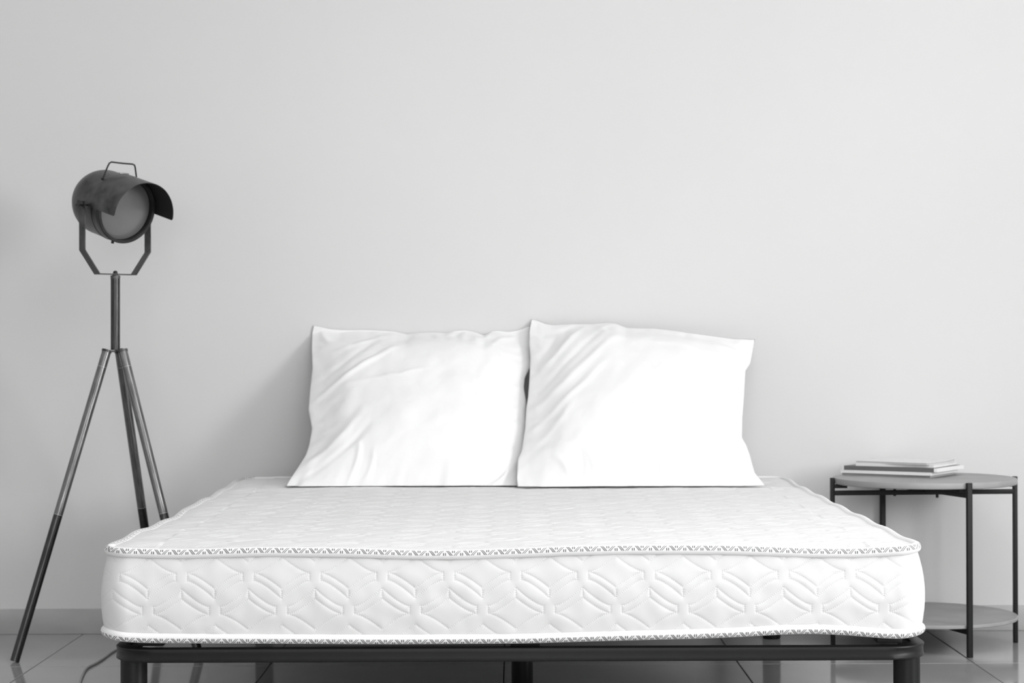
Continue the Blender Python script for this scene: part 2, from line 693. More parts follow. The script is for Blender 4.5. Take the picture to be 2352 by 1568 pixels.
def quilt_tile(n=140):
    segs = []

    def curve(a, b, p, steps=10):
        pts = []
        for i in range(steps + 1):
            t = i / steps
            pts.append((a[0] + (b[0] - a[0]) * t, a[1] + (b[1] - a[1]) * t ** p))
        s = 0.0
        for q0, q1 in zip(pts[:-1], pts[1:]):
            L = math.hypot(q1[0] - q0[0], q1[1] - q0[1])
            segs.append((q0, q1, s))
            s += L

    def motif(cx, cy, f):
        for sx in (-1, 1):
            c = (cx + sx * 63, cy)
            curve(c, (cx, cy + 36), 1.42)
            curve(c, (cx, cy - 36), 1.42)
            curve((cx + sx * 64, cy - f * 17), (cx, cy - f * 59), 1.42)
            curve((cx + sx * 64, cy - f * 3), (cx + sx * 64, cy - f * 17), 1.0, 2)
        curve((cx, cy - f * 37), (cx, cy - f * 59), 1.0, 3)
    motif(0, 0, 1)
    motif(77, -94, -1)
    g = (np.arange(n) + .0) / n * 154
    GX, GY = np.meshgrid(g, g, indexing='ij')
    best = np.full(GX.shape, 1e9)
    ss = np.zeros(GX.shape)
    for (q0, q1, s0) in segs:
        for ox in (-154, 0, 154):
            for oy in (-154, 0, 154, 308):
                ax, ay = q0[0] + ox, q0[1] + oy
                bx, by = q1[0] + ox, q1[1] + oy
                if max(ax, bx) < -40 or min(ax, bx) > 194 or max(ay, by) < -40 or min(ay, by) > 194:
                    continue
                dx, dy = bx - ax, by - ay
                L2 = dx * dx + dy * dy
                t = np.clip(((GX - ax) * dx + (GY - ay) * dy) / L2, 0, 1)
                d = np.hypot(GX - ax - t * dx, GY - ay - t * dy)
                m = d < best
                best = np.where(m, d, best)
                ss = np.where(m, s0 + t * math.sqrt(L2), ss)
    d = best * UNIT
    dash = .5 + .5 * np.cos(ss / 5.0 * 2 * math.pi)
    h = (1 - np.exp(-d / .0038)) - .75 * (dash - .35) * np.exp(-(d / .0013) ** 2)
    return h


QT = quilt_tile()


def quilt(a, b):
    """bilinear periodic sample, a and b in metres from a diamond centre"""
    n = QT.shape[0]
    u = (a / PER) * n
    v = (b / PER) * n
    i, j = np.floor(u).astype(int), np.floor(v).astype(int)
    fu, fv = u - i, v - j
    i0_, j0_, i1_, j1_ = i % n, j % n, (i + 1) % n, (j + 1) % n
    return (QT[i0_, j0_] * (1 - fu) * (1 - fv) + QT[i1_, j0_] * fu * (1 - fv)
            + QT[i0_, j1_] * (1 - fu) * fv + QT[i1_, j1_] * fu * fv)


mattress = thing('mattress', (0, (MY0 + MY1) / 2, .284),
                 'thick white quilted mattress with patterned border tape lying on the black bed frame', 'mattress')

# side border, quilted
P2, N2, s2 = perimeter(0.0, .0011, .004, .03)
nv = 150
vv = np.linspace(0, 1, nv)
zt, zb = ztop(P2[:, 0], P2[:, 1]), zbot(P2[:, 0], P2[:, 1])
Z = (zb + TR * .55)[:, None] * (1 - vv) + (zt - TR * .55)[:, None] * vv
tot2 = s2[-1] + .0011
s_arc = np.where(s2 > tot2 * .6, s2 - tot2, s2) + (MX0 + RC)      # equals x along the front
q = quilt(s_arc[:, None] - (338 - 1176) / PX + 0 * Z, Z - .4132)
# puff dies at the tapes
edge = np.minimum(vv, 1 - vv)
fade = np.clip(edge / .05, 0, 1)[None, :] ** .7
wob = smooth_noise(len(P2), nv, 60, 3, 3) * .0016
bulge = .0075 * np.sin(math.pi * vv)[None, :] ** .8 + .009 * (1 - vv)[None, :]
cornerw = sstep(.74, .80, np.abs(P2[:, 0]))[:, None]
bulge = bulge + .004 * cornerw * np.sin(math.pi * vv)[None, :]
out = -.004 + bulge + (q * .00125 + wob) * fade * (1 - .8 * cornerw)
PP = np.empty((len(P2), nv, 3))
PP[:, :, 0] = P2[:, 0][:, None] + N2[:, 0][:, None] * out
PP[:, :, 1] = P2[:, 1][:, None] + N2[:, 1][:, None] * out
PP[:, :, 2] = Z
tag(grid_mesh('side_border', PP, M['fabric'], mattress, close_u=True), 'white side panel quilted in diamonds and chevrons')


# top and bottom panels
def panel(name, zfun, nx, ny, amp, dome, sign, inset=.004, seed=5):
    x0, x1, y0, y1, r = MX0 + inset, MX1 - inset, MY0 + inset, MY1 - inset, RC - inset
    ys = np.linspace(0, 1, ny)
    ys = y0 + (y1 - y0) * (ys + .0 * ys)
    us = np.linspace(-1, 1, nx)
    dyc = np.minimum(ys - y0, y1 - ys)
    cut = np.where(dyc < r, r - np.sqrt(np.maximum(r * r - (r - np.minimum(dyc, r)) ** 2, 0)), 0)
    hw = (x1 - x0) / 2 - cut
    Xg = us[:, None] * hw[None, :] + (x0 + x1) / 2
    Yg = np.repeat(ys[None, :], nx, 0)
    dist = np.minimum(np.minimum(Xg - x0 + .0, x1 - Xg), np.minimum(Yg - y0, y1 - Yg)).clip(0)
    f = 1 - np.exp(-dist / .03)
    base = zfun(np.clip(Xg, MX0, MX1), Yg)
    if amp:
        wr = smooth_noise(nx, ny, 26, 60, seed) * .0014 + smooth_noise(nx, ny, 5, 24, seed + 1) * .0030
        qq = quilt(Xg - .02, Yg * 1.0) * amp + wr
    else:
        qq = 0
    Zg = base + sign * (dome * f + qq * f)
    Pg = np.stack([Xg, Yg, Zg], -1)
    return grid_mesh(name, Pg, M['fabric'], mattress, flip=(sign < 0))


panel('top_panel', lambda x, y: ztop(x, y) + .002, 480, 600, .0020, .004, 1)
panel('bottom_panel', lambda x, y: np.minimum(zbot(x, y) - .002, .294) * 0 + .286 + (zbot(x, y) - .29).clip(0, .02) * .3, 60, 80, 0, .0015, -1,
      inset=.02).data.materials[0] = M['ticking']


# rolled printed tapes along both edges
def tape(name, zf, upside, off):
    P, N, s = perimeter(off, .006, .008, .03)
    z = zf(P[:, 0], P[:, 1])
    n = 35
    ang = np.radians(np.linspace(190, -75, n)) * (1 if upside else -1)
    rad = TR * np.where(np.abs(np.degrees(ang)) > 60, 1.0, 1.0)
    rr = TR * 1.05
    Q = np.empty((len(P), n, 3))
    co, si = np.cos(ang) * TR * .95, np.sin(ang) * rr
    Q[:, :, 0] = P[:, 0][:, None] + N[:, 0][:, None] * (co[None, :] - TR * .35)
    Q[:, :, 1] = P[:, 1][:, None] + N[:, 1][:, None] * (co[None, :] - TR * .35)
    Q[:, :, 2] = z[:, None] + si[None, :]
    tot = s[-1] + .006
    reps = round(tot / .0335)
    us = np.concatenate([s, [tot]]) / tot * reps
    vs = np.linspace(0, 1, n) if upside else 1.222 - np.linspace(0, 1, n)
    sh = np.zeros(len(P) + 1)
    if upside:                                  # along the left edge the tape has rolled inwards
        y_ = np.concatenate([P[:, 1], P[:1, 1]])
        x_ = np.concatenate([P[:, 0], P[:1, 0]])
        sh = np.where(x_ < MX0 + .04, .335 * sstep(MY0 + .01, MY0 + .09, y_), 0.0)
    o = grid_mesh(name, Q, M['tape'], mattress, close_u=True, uv=(us, vs, sh), flip=upside)
    return o


tag(tape('border_tape', lambda x, y: ztop(x, y) - .0015, True, .0), 'white edge tape printed with a grey slanted motif')
tag(tape('border_tape', lambda x, y: zbot(x, y) + .001, False, .0075), 'white lower edge tape printed with a grey slanted motif')

# ================================================================== bed frame
bed = thing('bed_frame', (.014, 4.9, 0), 'black steel bed frame on round legs under the white mattress', 'bed frame')
FX0, FX1, FY0, FY1, FR = -.787, .815, 3.893, 5.93, .085
FZ0, FZ1 = .2400, .2670
FD = .030                      # tube depth
cxm, ccm = [], []


def frame_path():
    P, k = [], []
    x0, x1, y0, y1, r = FX0 + FD / 2, FX1 - FD / 2, FY0 + FD / 2, FY1 - FD / 2, FR - FD / 2
    pi = math.pi
    for (cx, cy, a0) in ((x1 - r, y0 + r, -pi / 2), (x1 - r, y1 - r, 0), (x0 + r, y1 - r, pi / 2), (x0 + r, y0 + r, pi)):
        for i in range(17):
            a = a0 + pi / 2 * i / 16
            P.append((cx + r * math.cos(a), cy + r * math.sin(a)))
            k.append(math.sin(math.pi * i / 16) ** .5 if 0 < i < 16 else 0.0)
    return P, k


fp, fk = frame_path()
zc = (FZ0 + FZ1) / 2


def rail_prof(k):
    hz, hd, c = (FZ1 - FZ0) / 2, FD / 2, .0035
    pts = [(hz, -hd + c)]
    pts += [(hz, hd - c), (hz - c * .3, hd - c * .3), (hz - c, hd)]
    for t in (.5, 0, -.5):
        pts.append(((hz - c) * t, hd - .0055 * k * (1 - abs(t) * .4)))
    pts += [(-hz + c, hd), (-hz + c * .3, hd - c * .3), (-hz, hd - c), (-hz, -hd + c), (-hz + c, -hd), (hz - c, -hd)]
    return pts


fpts = [Vector((x, y, zc)) for x, y in fp]
# split the ring into four rails: each runs from mid-corner to mid-corner
N4 = len(fpts)


def rail(i_from, i_to, name):
    idx = [i % N4 for i in range(i_from, i_to + 1)]
    pts = [fpts[i] for i in idx]
    return sweep(name, pts, lambda j: rail_prof(fk[idx[j]]), M['rail'], bed, angle=35)


rail(N4 - 17, N4 + 16, 'front_rail')          # front left bend, foot rail, front right bend
rail(16, 17, 'side_rail')
rail(17, 50, 'head_rail')
rail(50, 51, 'side_rail')
# side rails sit slightly lower so the bent ends stay clean
for x, y in ((FX0 + .036, 3.965), (FX1 - .036, 3.965), (FX0 + .06, 5.85), (FX1 - .06, 5.85)):
    lathe('leg', (x, y, 0), [(0, 0), (.024, 0), (.0262, .004), (.0262, FZ0 + .001), (0, FZ0 + .001)], M['rail'], bed, 32)
mid_x = ray(1199, 1540)[0] * 4.9
box('centre_rail', (mid_x, (FY0 + FY1) / 2, FZ0 + .010), (.03, FY1 - FY0 - 2 * FD, .02), M['rail'], bed, .003)
lathe('centre_leg', (mid_x, 4.75, 0), [(0, 0), (.023, 0), (.0255, .004), (.0255, FZ0 + .002), (0, FZ0 + .002)], M['rail'], bed, 32)
box('centre_bracket', (mid_x + .002, FY0 + FD + .012, FZ1 + .004), (.058, .022, .012), M['rubber'], bed, .002)
for k in range(13):
    y = 4.06 + k * (5.78 - 4.06) / 12
    sl = bmesh.new()
    n = 14
    prev = None
    for i in range(n + 1):
        x = FX0 + .018 + (FX1 - FX0 - .036) * i / n
        ring = [sl.verts.new((x, y + dy, FZ1 + .004 + dz)) for dy, dz in ((-.03, 0), (.03, 0), (.03, .0115), (-.03, .0115))]
        if prev:
            for q_ in range(4):
                sl.faces.new((prev[q_], prev[(q_ + 1) % 4], ring[(q_ + 1) % 4], ring[q_]))
        else:
            sl.faces.new(ring)
        prev = ring
    sl.faces.new(prev[::-1])
    slat = from_bm('slat', sl, M['slat'], bed, angle=30)
    for x in (FX0 + .02, FX1 - .02):
        box('slat_holder', (x, y, FZ1 + .0025), (.028, .066, .005), M['rubber'], slat, .0015)
# black corner plates that carry the mattress at the foot end
for x in (FX0 + .075, FX1 - .075):
    box('corner_plate', (x, FY0 + .07, FZ1 + .0055), (.05, .055, .011), M['rubber'], bed, .002)

# ================================================================== pillows
tp = bpy.data.objects['top_panel']
_c = np.empty(len(tp.data.vertices) * 3, np.float32)
tp.data.vertices.foreach_get('co', _c)
_c = _c.reshape(-1, 3) + np.array(ORIG['top_panel'])
_m = (_c[:, 1] > 5.40) & (_c[:, 1] < 5.92) & (np.abs(_c[:, 0]) < .68)
MT = float(np.percentile(_c[_m, 2], 92))      # height of the mattress top under the pillows


def resample(pts, n):
    pts = np.array(pts, float)
    d = np.concatenate([[0], np.cumsum(np.linalg.norm(np.diff(pts, axis=0), axis=1))])
    t = np.linspace(0, d[-1], n)
    c = np.stack([np.interp(t, d, pts[:, k]) for k in range(pts.shape[1])], -1)
    k = np.array([.25, .5, .25])
    for _ in range(2):
        c[1:-1] = .25 * c[:-2] + .5 * c[1:-1] + .25 * c[2:]
    return c


def pillow(label, top, right, bottom, left, ridges, D0, D1, seed, tf, tb):
    """outline runs: top L->R, bottom L->R, left top->bottom, right top->bottom (photo pixels on the leaning seam plane)"""
    n = 170
    z0, z1 = MT + .004, .872
    # leaning plane: point(D): z = z0 + (D-D0)*(z1-z0)/(D1-D0)
    sl = (z1 - z0) / (D1 - D0)

    def hit(px, py):
        a, b = ray(px, py)
        D = (H - z0 + sl * D0) / (b + sl)
        return (a * D, D, H - b * D)
    Tc, Bc = resample([hit(*p) for p in top], n), resample([hit(*p) for p in bottom], n)
    Lc, Rc = resample([hit(*p) for p in left], n), resample([hit(*p) for p in right], n)
    u = np.linspace(0, 1, n)
    U, V = np.meshgrid(u, u, indexing='ij')      # U left->right, V top->bottom
    U3, V3 = U[..., None], V[..., None]
    Pm = ((1 - V3) * Tc[:, None] + V3 * Bc[:, None] + (1 - U3) * Lc[None] + U3 * Rc[None]
          - ((1 - U3) * (1 - V3) * Tc[0] + U3 * (1 - V3) * Tc[-1] + (1 - U3) * V3 * Bc[0] + U3 * V3 * Bc[-1]))
    nrm = np.array([0, -(z1 - z0), (D1 - D0)])
    nrm = nrm / np.linalg.norm(nrm)
    a, b = 2 * U - 1, 2 * V - 1
    prof = ((1 - np.abs(a) ** 2.4) * (1 - np.abs(b) ** 2.6)).clip(0) ** .72
    eu = np.minimum(U, 1 - U)
    ev = np.minimum(V, 1 - V)
    e = np.minimum(eu, ev)
    puck = smooth_noise(n, n, 16, 5, seed) * np.exp(-ev / .07) + smooth_noise(n, n, 5, 16, seed + 1) * np.exp(-eu / .07)
    wr = smooth_noise(n, n, 5, 5, seed + 2) * .006 + smooth_noise(n, n, 10, 10, seed + 3) * .0022 + smooth_noise(n, n, 26, 26, seed + 4) * .0006
    for (x0, y0, x1, y1, amp, wd) in ridges:     # in uv
        dx, dy = x1 - x0, y1 - y0
        L2 = dx * dx + dy * dy
        t = ((U - x0) * dx + (V - y0) * dy) / L2
        tcl = np.clip(t, 0, 1)
        bow = .02 * np.sin(math.pi * tcl)
        dd = ((U - x0 - tcl * dx) * dy - (V - y0 - tcl * dy) * dx) / math.sqrt(L2) + bow
        de = np.hypot(U - x0 - tcl * dx, V - y0 - tcl * dy)
        de = np.where((t > 0) & (t < 1), np.abs(dd), de)
        wr = wr + .75 * amp * np.exp(-(de / wd) ** 2) * (.25 + .75 * np.sin(math.pi * np.clip(tcl * .9 + .05, 0, 1)))
    prof = prof * (.45 + .55 * sstep(-.04, .20, eu)) * (.45 + .55 * sstep(-.04, .20, ev))
    ed = np.clip(e / .05, 0, 1) ** .8
    # sag: the filling sinks towards the bottom
    sag = 1 + .22 * (V - .5)
    hf = tf * prof * sag + (wr + puck * .009) * ed
    hb = tb * prof * sag + puck * .004 * ed
    front = Pm + nrm * hf[..., None]
    back = Pm - nrm * hb[..., None]
    lift = .0035 * sstep(-.1, .8, smooth_noise(n, n, 5, 2, seed + 9)[:, :1])
    front[..., 2] = np.maximum(front[..., 2], MT + .0005 + lift * np.clip(1.2 - V * 1.1, .1, 1) * 2)
    back[..., 2] = np.maximum(back[..., 2], MT + .0005)
    back[..., 1] = np.minimum(back[..., 1], WALL - .004)
    front[..., 1] = np.minimum(front[..., 1], WALL - .005)
    # weld the two sheets
    idx = np.arange(n * n).reshape(n, n)
    border = np.zeros((n, n), bool)
    border[0] = border[-1] = True
    border[:, 0] = border[:, -1] = True
    bid = np.full((n, n), -1)
    bid[border] = idx[border]
    inner = ~border
    bid[inner] = n * n + np.arange(inner.sum())
    verts = np.concatenate([front.reshape(-1, 3), back[inner]], 0)
    qf = np.stack([idx[:-1, :-1], idx[:-1, 1:], idx[1:, 1:], idx[1:, :-1]], -1).reshape(-1, 4)
    qb = np.stack([bid[:-1, :-1], bid[1:, :-1], bid[1:, 1:], bid[:-1, 1:]], -1).reshape(-1, 4)
    me = bpy.data.meshes.new('pillow')
    me.from_pydata(verts.tolist(), [], np.concatenate([qf, qb]).tolist())
    o = finish('pillow', me, M['pillow'])
    base = Vector((float(verts[:, 0].mean()), float(verts[:, 1].mean()), MT))
    me.transform(Matrix.Translation(-base))
    o.location = base
    return tag(o, label, 'pillow', 'white pillows against the wall')


pillow('white pillow at the left leaning on the wall, crumpled on its left side',
       [(722, 747), (742, 751), (760, 756), (800, 758), (850, 758), (905, 761), (935, 767), (960, 764), (1000, 763), (1025, 765), (1045, 760),
        (1065, 758), (1090, 762), (1112, 770), (1130, 761), (1142, 759), (1165, 762), (1190, 758), (1218, 748)],
       [(1218, 748), (1221, 790), (1220, 840), (1206, 868), (1204, 890), (1209, 920), (1209, 990), (1202, 1035), (1193, 1075), (1188, 1131)],
       [(648, 1133), (720, 1131), (820, 1126), (850, 1126), (900, 1126), (1000, 1128), (1100, 1130), (1188, 1131)],
       [(722, 747), (716, 765), (715, 800), (717, 845), (711, 900), (708, 940), (716, 985), (710, 1020), (702, 1045), (685, 1072), (662, 1105), (648, 1133)],
       [(.02, .48, .38, .20, .010, .016), (.06, .36, .30, .12, -.006, .02), (.10, .20, .34, .06, .005, .016), (.16, .44, .55, .36, .004, .014),
        (.02, .60, .20, .46, -.006, .03), (.03, .86, .24, .62, .008, .025), (.08, .92, .28, .70, -.006, .02), (.27, .99, .26, .80, .007, .012), (.33, .99, .34, .84, .005, .012),
        (.55, .02, .62, .14, .006, .02), (.80, .02, .74, .16, .008, .025), (.93, .04, .82, .16, .007, .02), (.68, .01, .66, .12, -.006, .02), (.88, .98, .98, .84, .008, .014),
        (.84, .99, .95, .90, .006, .010), (.97, .70, .99, .52, .006, .02), (.04, .04, .16, .16, .007, .02)],
       5.555, 5.973, 21, .088, .040)
pillow('white pillow at the right leaning on the wall, its upper right corner sticking out',
       [(1220, 733), (1235, 735), (1250, 742), (1270, 746), (1320, 744), (1360, 744), (1395, 741), (1415, 743), (1440, 753), (1500, 754), (1560, 761),
        (1600, 766), (1650, 773), (1690, 778), (1734, 779)],
       [(1734, 779), (1730, 805), (1724, 835), (1713, 852), (1710, 910), (1706, 960), (1705, 1006), (1715, 1022), (1723, 1045), (1734, 1085), (1745, 1098), (1763, 1122)],
       [(1190, 1130), (1230, 1130), (1290, 1127), (1340, 1124), (1375, 1121), (1400, 1122), (1470, 1121), (1540, 1122), (1620, 1124), (1700, 1124), (1763, 1122)],
       [(1220, 733), (1215, 760), (1215, 790), (1218, 820), (1216, 870), (1213, 910), (1209, 935), (1206, 985), (1198, 1035), (1189, 1055), (1186, 1100), (1190, 1130)],
       [(.03, .36, .24, .06, .010, .02), (.05, .46, .34, .10, -.006, .02), (.05, .56, .40, .18, .008, .022), (.04, .68, .34, .38, .007, .02), (.03, .28, .14, .06, -.006, .02),
        (.03, .80, .22, .58, .005, .02), (.22, .99, .16, .86, .007, .014), (.24, .99, .26, .84, -.006, .014), (.30, .99, .30, .86, .006, .012), (.46, .99, .47, .88, .004, .012), (.54, .99, .60, .90, .005, .012),
        (.36, .02, .34, .14, .006, .02), (.22, .02, .16, .12, -.005, .02), (.94, .16, .86, .10, .007, .02), (.97, .80, .90, .72, .006, .02), (.86, .98, .94, .90, .005, .014)],
       5.500, 5.930, 45, .090, .034)

# ================================================================== tripod floor lamp
fA, fB, fC = FL(34, 1521), FL(458, 1513), FL(368, 1463)
fC.y = min(fC.y, WALL - .045)
base = Vector(((fA.x + fB.x + fC.x) / 3, (fA.y + fB.y + fC.y) / 3, 0))
LD = base.y
k = LD / F
lamp = thing('floor_lamp', base, 'dark steel tripod floor lamp with spotlight head, left of the bed', 'lamp')
apex = W(265, 805, LD)
poletop = W(265, 633, LD)
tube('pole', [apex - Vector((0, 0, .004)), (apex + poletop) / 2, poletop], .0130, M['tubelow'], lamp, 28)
lathe('pole_collar', poletop - Vector((0, 0, .008)), [(.0130, 0), (.0136, .0), (.0136, .0085), (.0, .0085)], M['lampmetal'], lamp, 28)
# three-lobed top plate
cent = Vector((apex.x, apex.y, apex.z))
dirs = []
for f in (fA, fB, fC):
    d = Vector((f.x - cent.x, f.y - cent.y, 0)).normalized()
    dirs.append(d)
bm = bmesh.new()
for d in dirs:
    s_ = d.cross(Vector((0, 0, 1)))
    add_box(bm, cent + d * .014 + Vector((0, 0, .0005)), (.036, .026, .004), d, s_, Vector((0, 0, 1)))
from_bm('hub_plate', bm, M['lampmetal'], lamp)
for f, d in zip((fA, fB, fC), dirs):
    top = cent + d * .026 - Vector((0, 0, .001))
    foot = Vector((f.x, f.y, .004))
    ax = (foot - top).normalized()
    L = (foot - top).length

    def at(t):
        return top + (foot - top) * t
    leg = tube('leg', [at(0), at(.3), at(.535)], .0127, M['tube'], lamp, 28)
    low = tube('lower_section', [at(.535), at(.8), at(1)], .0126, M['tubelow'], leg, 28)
    for v in low.data.vertices:                 # foot and head cut level
        wz = v.co.z
        if wz < .02: v.co.z = max(v.co.z, .0005)
    r_ = .0129
    tube('joint_ring', [at(.052), at(.0535)], r_ + .0002, M['ringmetal'], leg, 28)
    tube('joint_ring', [at(.535), at(.5365)], r_ + .0002, M['ringmetal'], leg, 28)
    tube('leg_cap', [at(-.004), at(.003)], .0142, M['lampmetal'], leg, 28)
    tube('foot_plug', [at(.992), at(1.001)], .0118, M['rubber'], leg, 20)

# head: axes in the frame of the line of sight to the lamp
th = math.atan2(-cent.x, cent.y)
rv = Vector((math.cos(th), math.sin(th), 0))
vv_ = Vector((-math.sin(th), math.cos(th), 0))
a_ = (rv * .54 - vv_ * .80 + Vector((0, 0, -.26))).normalized()
p_ = (rv * .829 + vv_ * .559).normalized()
u_ = p_.cross(a_) * -1
if u_.z < 0: u_ = -u_
HC = W(265, 474, LD)
RB = 75.5 * k
prof = [(0, -43 * k - RB)]
for i in range(1, 17):
    an = math.pi / 2 * i / 16
    prof.append((RB * math.sin(an), -43 * k - RB * math.cos(an)))
prof += [(RB, 0), (RB, 47 * k), (RB - .0015, 47 * k), (RB - .0015, -43 * k)]
basis_lathe('lamp_housing', HC, p_, u_, a_, prof, M['lampmetal'], lamp, 72)
basis_lathe('seam_band', HC, p_, u_, a_, [(RB, 16 * k), (RB + .0012, 16 * k), (RB + .0012, 19 * k), (RB, 19 * k)], M['lampmetal'], lamp, 72)
ring = basis_lathe('lens_ring', HC, p_, u_, a_,
                   [(RB + .0005, 38 * k), (RB + .0008, 48 * k), (RB - .001, 49.5 * k), (RB - .0085, 49.5 * k), (RB - .0085, 46 * k), (RB - .0075, 38 * k)],
                   M['lampdark'], lamp, 72)
lp = [(0, 45 * k)]
for i in range(1, 13):
    r = (RB - .008) * i / 12
    lp.append((r, 45 * k - .012 * (i / 12) ** 2))
basis_lathe('lens', HC, p_, u_, a_, lp, M['lens'], lamp, 72)
# hood over the upper half, with rounded front corners
RH = RB + .005
n, m = 60, 16
vo, vi, vf = [], [], []
for i in range(n + 1):
    fr = i / n
    an = math.radians(-3 + 184 * fr)
    edge_ = min(fr, 1 - fr) * math.radians(184) * RH
    t0, t1 = 19 * k, 117 * k
    rc_ = .004
    cut = rc_ - math.sqrt(max(rc_ ** 2 - (rc_ - min(edge_, rc_)) ** 2, 0)) if edge_ < rc_ else 0
    for j in range(m + 1):
        t = t0 + (t1 - cut - t0) * j / m
        d = p_ * math.cos(an) + u_ * math.sin(an)
        vo.append(HC + d * RH + a_ * t)
        vi.append(HC + d * (RH - .0014) + a_ * t)
w1 = m + 1
NV = len(vo)
fo, fi, fe = [], [], []
for i in range(n):
    for j in range(m):
        q4 = (i * w1 + j, (i + 1) * w1 + j, (i + 1) * w1 + j + 1, i * w1 + j + 1)
        fo.append(q4)
        fi.append(tuple(NV + x for x in q4[::-1]))


def rim(a, b):
    fe.append((a, b, NV + b, NV + a))


for i in range(n):
    rim((i + 1) * w1, i * w1)
    rim(i * w1 + m, (i + 1) * w1 + m)
for j in range(m):
    rim(j, j + 1)
    rim(n * w1 + j + 1, n * w1 + j)
hood = raw('hood', vo + vi, fo + fi + fe, M['lampmetal'], lamp, True, 40)
hood.data.materials.append(M['inner'])
mi = [0] * len(fo) + [1] * len(fi) + [0] * len(fe)
hood.data.polygons.foreach_set('material_index', mi)
# carrying handle: bent wire
zz = u_


def hp(x, y, t):
    return HC + p_ * (x * k) + u_ * (y * k) + a_ * (t * k)


hw_ = [hp(-44, 58, 0), hp(-44, 64, 0), hp(-36, 92, 0), hp(-33, 99, 0), hp(-28, 102, 0), hp(0, 101, 1), hp(28, 101, 2), hp(34, 99, 2), hp(37, 93, 2), hp(45, 64, 4), hp(45, 58, 4)]
tube('carry_handle', hw_, 1.9 * k, M['lampdark'], lamp, 10, angle=60)
for x, t in ((-44, 0), (45, 4)):
    d = (p_ * x + u_ * 60).normalized()
    tube('handle_socket', [HC + d * (RB - .001) + a_ * (t * k), HC + d * (RB + .005) + a_ * (t * k)], .0034, M['lampdark'], lamp, 12)
tube('top_bolt', [HC + u_ * (RB - .001) + a_ * (10 * k), HC + u_ * (RB + .0065) + a_ * (10 * k)], [.0045, .0045], M['ringmetal'], lamp, 12)
box('top_latch', HC + u_ * (RB + .0055) + a_ * (14 * k), (.030, .009, .003), M['ringmetal'], lamp, .001, p_, a_, u_)
tube('bottom_bolt', [HC - u_ * (RB - .001) + a_ * (10 * k), HC - u_ * (RB + .011) + a_ * (10 * k)], .0043, M['lampdark'], lamp, 12)
# yoke: one bent flat strap
bh = Vector((a_.x, a_.y, 0)).normalized()
Zv = Vector((0, 0, 1))


def yk(x, y):
    return HC + p_ * (x * k) + Zv * (y * k)


yp = [(-90, 8), (-90, -103), (-50, -157), (50, -157), (90, -103), (90, 8)]
hwid, tk = 11.5 * k, .0028
pts_o, pts_i = [], []
bm = bmesh.new()
prev = None
for i, (x, y) in enumerate(yp):
    # inward offset by mitre
    def nrm2(a, b):
        d = Vector((b[0] - a[0], b[1] - a[1])).normalized()
        return Vector((-d.y, d.x))
    ns = []
    if i > 0: ns.append(nrm2(yp[i - 1], yp[i]))
    if i < len(yp) - 1: ns.append(nrm2(yp[i], yp[i + 1]))
    nn = sum(ns, Vector((0, 0))).normalized()
    sc = 1 / max(.3, nn.dot(ns[0]))
    inn = (x + nn.x * sc * tk / k, y + nn.y * sc * tk / k)
    ringv = []
    for (xx, yy), sgn in (((x, y), -1), ((x, y), 1), (inn, 1), (inn, -1)):
        ringv.append(bm.verts.new(yk(xx, yy) + bh * (hwid * sgn)))
    if prev:
        for q_ in range(4):
            bm.faces.new((prev[q_], prev[(q_ + 1) % 4], ringv[(q_ + 1) % 4], ringv[q_]))
    else:
        bm.faces.new(ringv)
    prev = ringv
bm.faces.new(prev[::-1])
bmesh.ops.recalc_face_normals(bm, faces=bm.faces)
from_bm('yoke', bm, M['lampmetal'], lamp)
for sgn in (-1, 1):
    tube('pivot_pin', [HC + p_ * (sgn * (RB - .002)), HC + p_ * (sgn * 100 * k)], .003, M['lampdark'], lamp, 12)
    bm = bmesh.new()
    cpos = HC + p_ * (sgn * 97 * k)
    ringo, ringi = [], []
    for q_ in range(16):
        an = 2 * math.pi * q_ / 16
        r = (.0125 if q_ % 4 in (0, 1) else .0065)
        d = bh * math.cos(an) + Zv * math.sin(an)
        ringo.append(bm.verts.new(cpos + d * r - p_ * .004))
        ringi.append(bm.verts.new(cpos + d * r + p_ * .004))
    for q_ in range(16):
        w_ = (q_ + 1) % 16
        bm.faces.new((ringo[q_], ringo[w_], ringi[w_], ringi[q_]))
    bm.faces.new(ringo[::-1])
    bm.faces.new(ringi)
    from_bm('star_knob', bm, M['rubber'], lamp)
lathe('acorn_nut', poletop + Vector((0, 0, .0010)), [(.0, 0), (.0085, 0), (.0085, .005), (.0065, .006), (.006, .010), (.004, .0125), (0, .0135)], M['lampdark'], lamp, 18)
# cord on the floor
cp = [FL(256, 1500), FL(240, 1513), FL(228, 1521), FL(215, 1529), FL(205, 1532), FL(198, 1538), FL(192, 1548), FL(187, 1560), FL(183, 1575), FL(181, 1595)]
cp = [Vector((fC.x + .02, fC.y - .03, 0)), FL(300, 1478)] + cp
cr = resample([(p.x, p.y, .0036) for p in cp], 60)
tube('power_cord', [Vector(p) for p in cr], .0034, M['cord'], lamp, 8, angle=60)

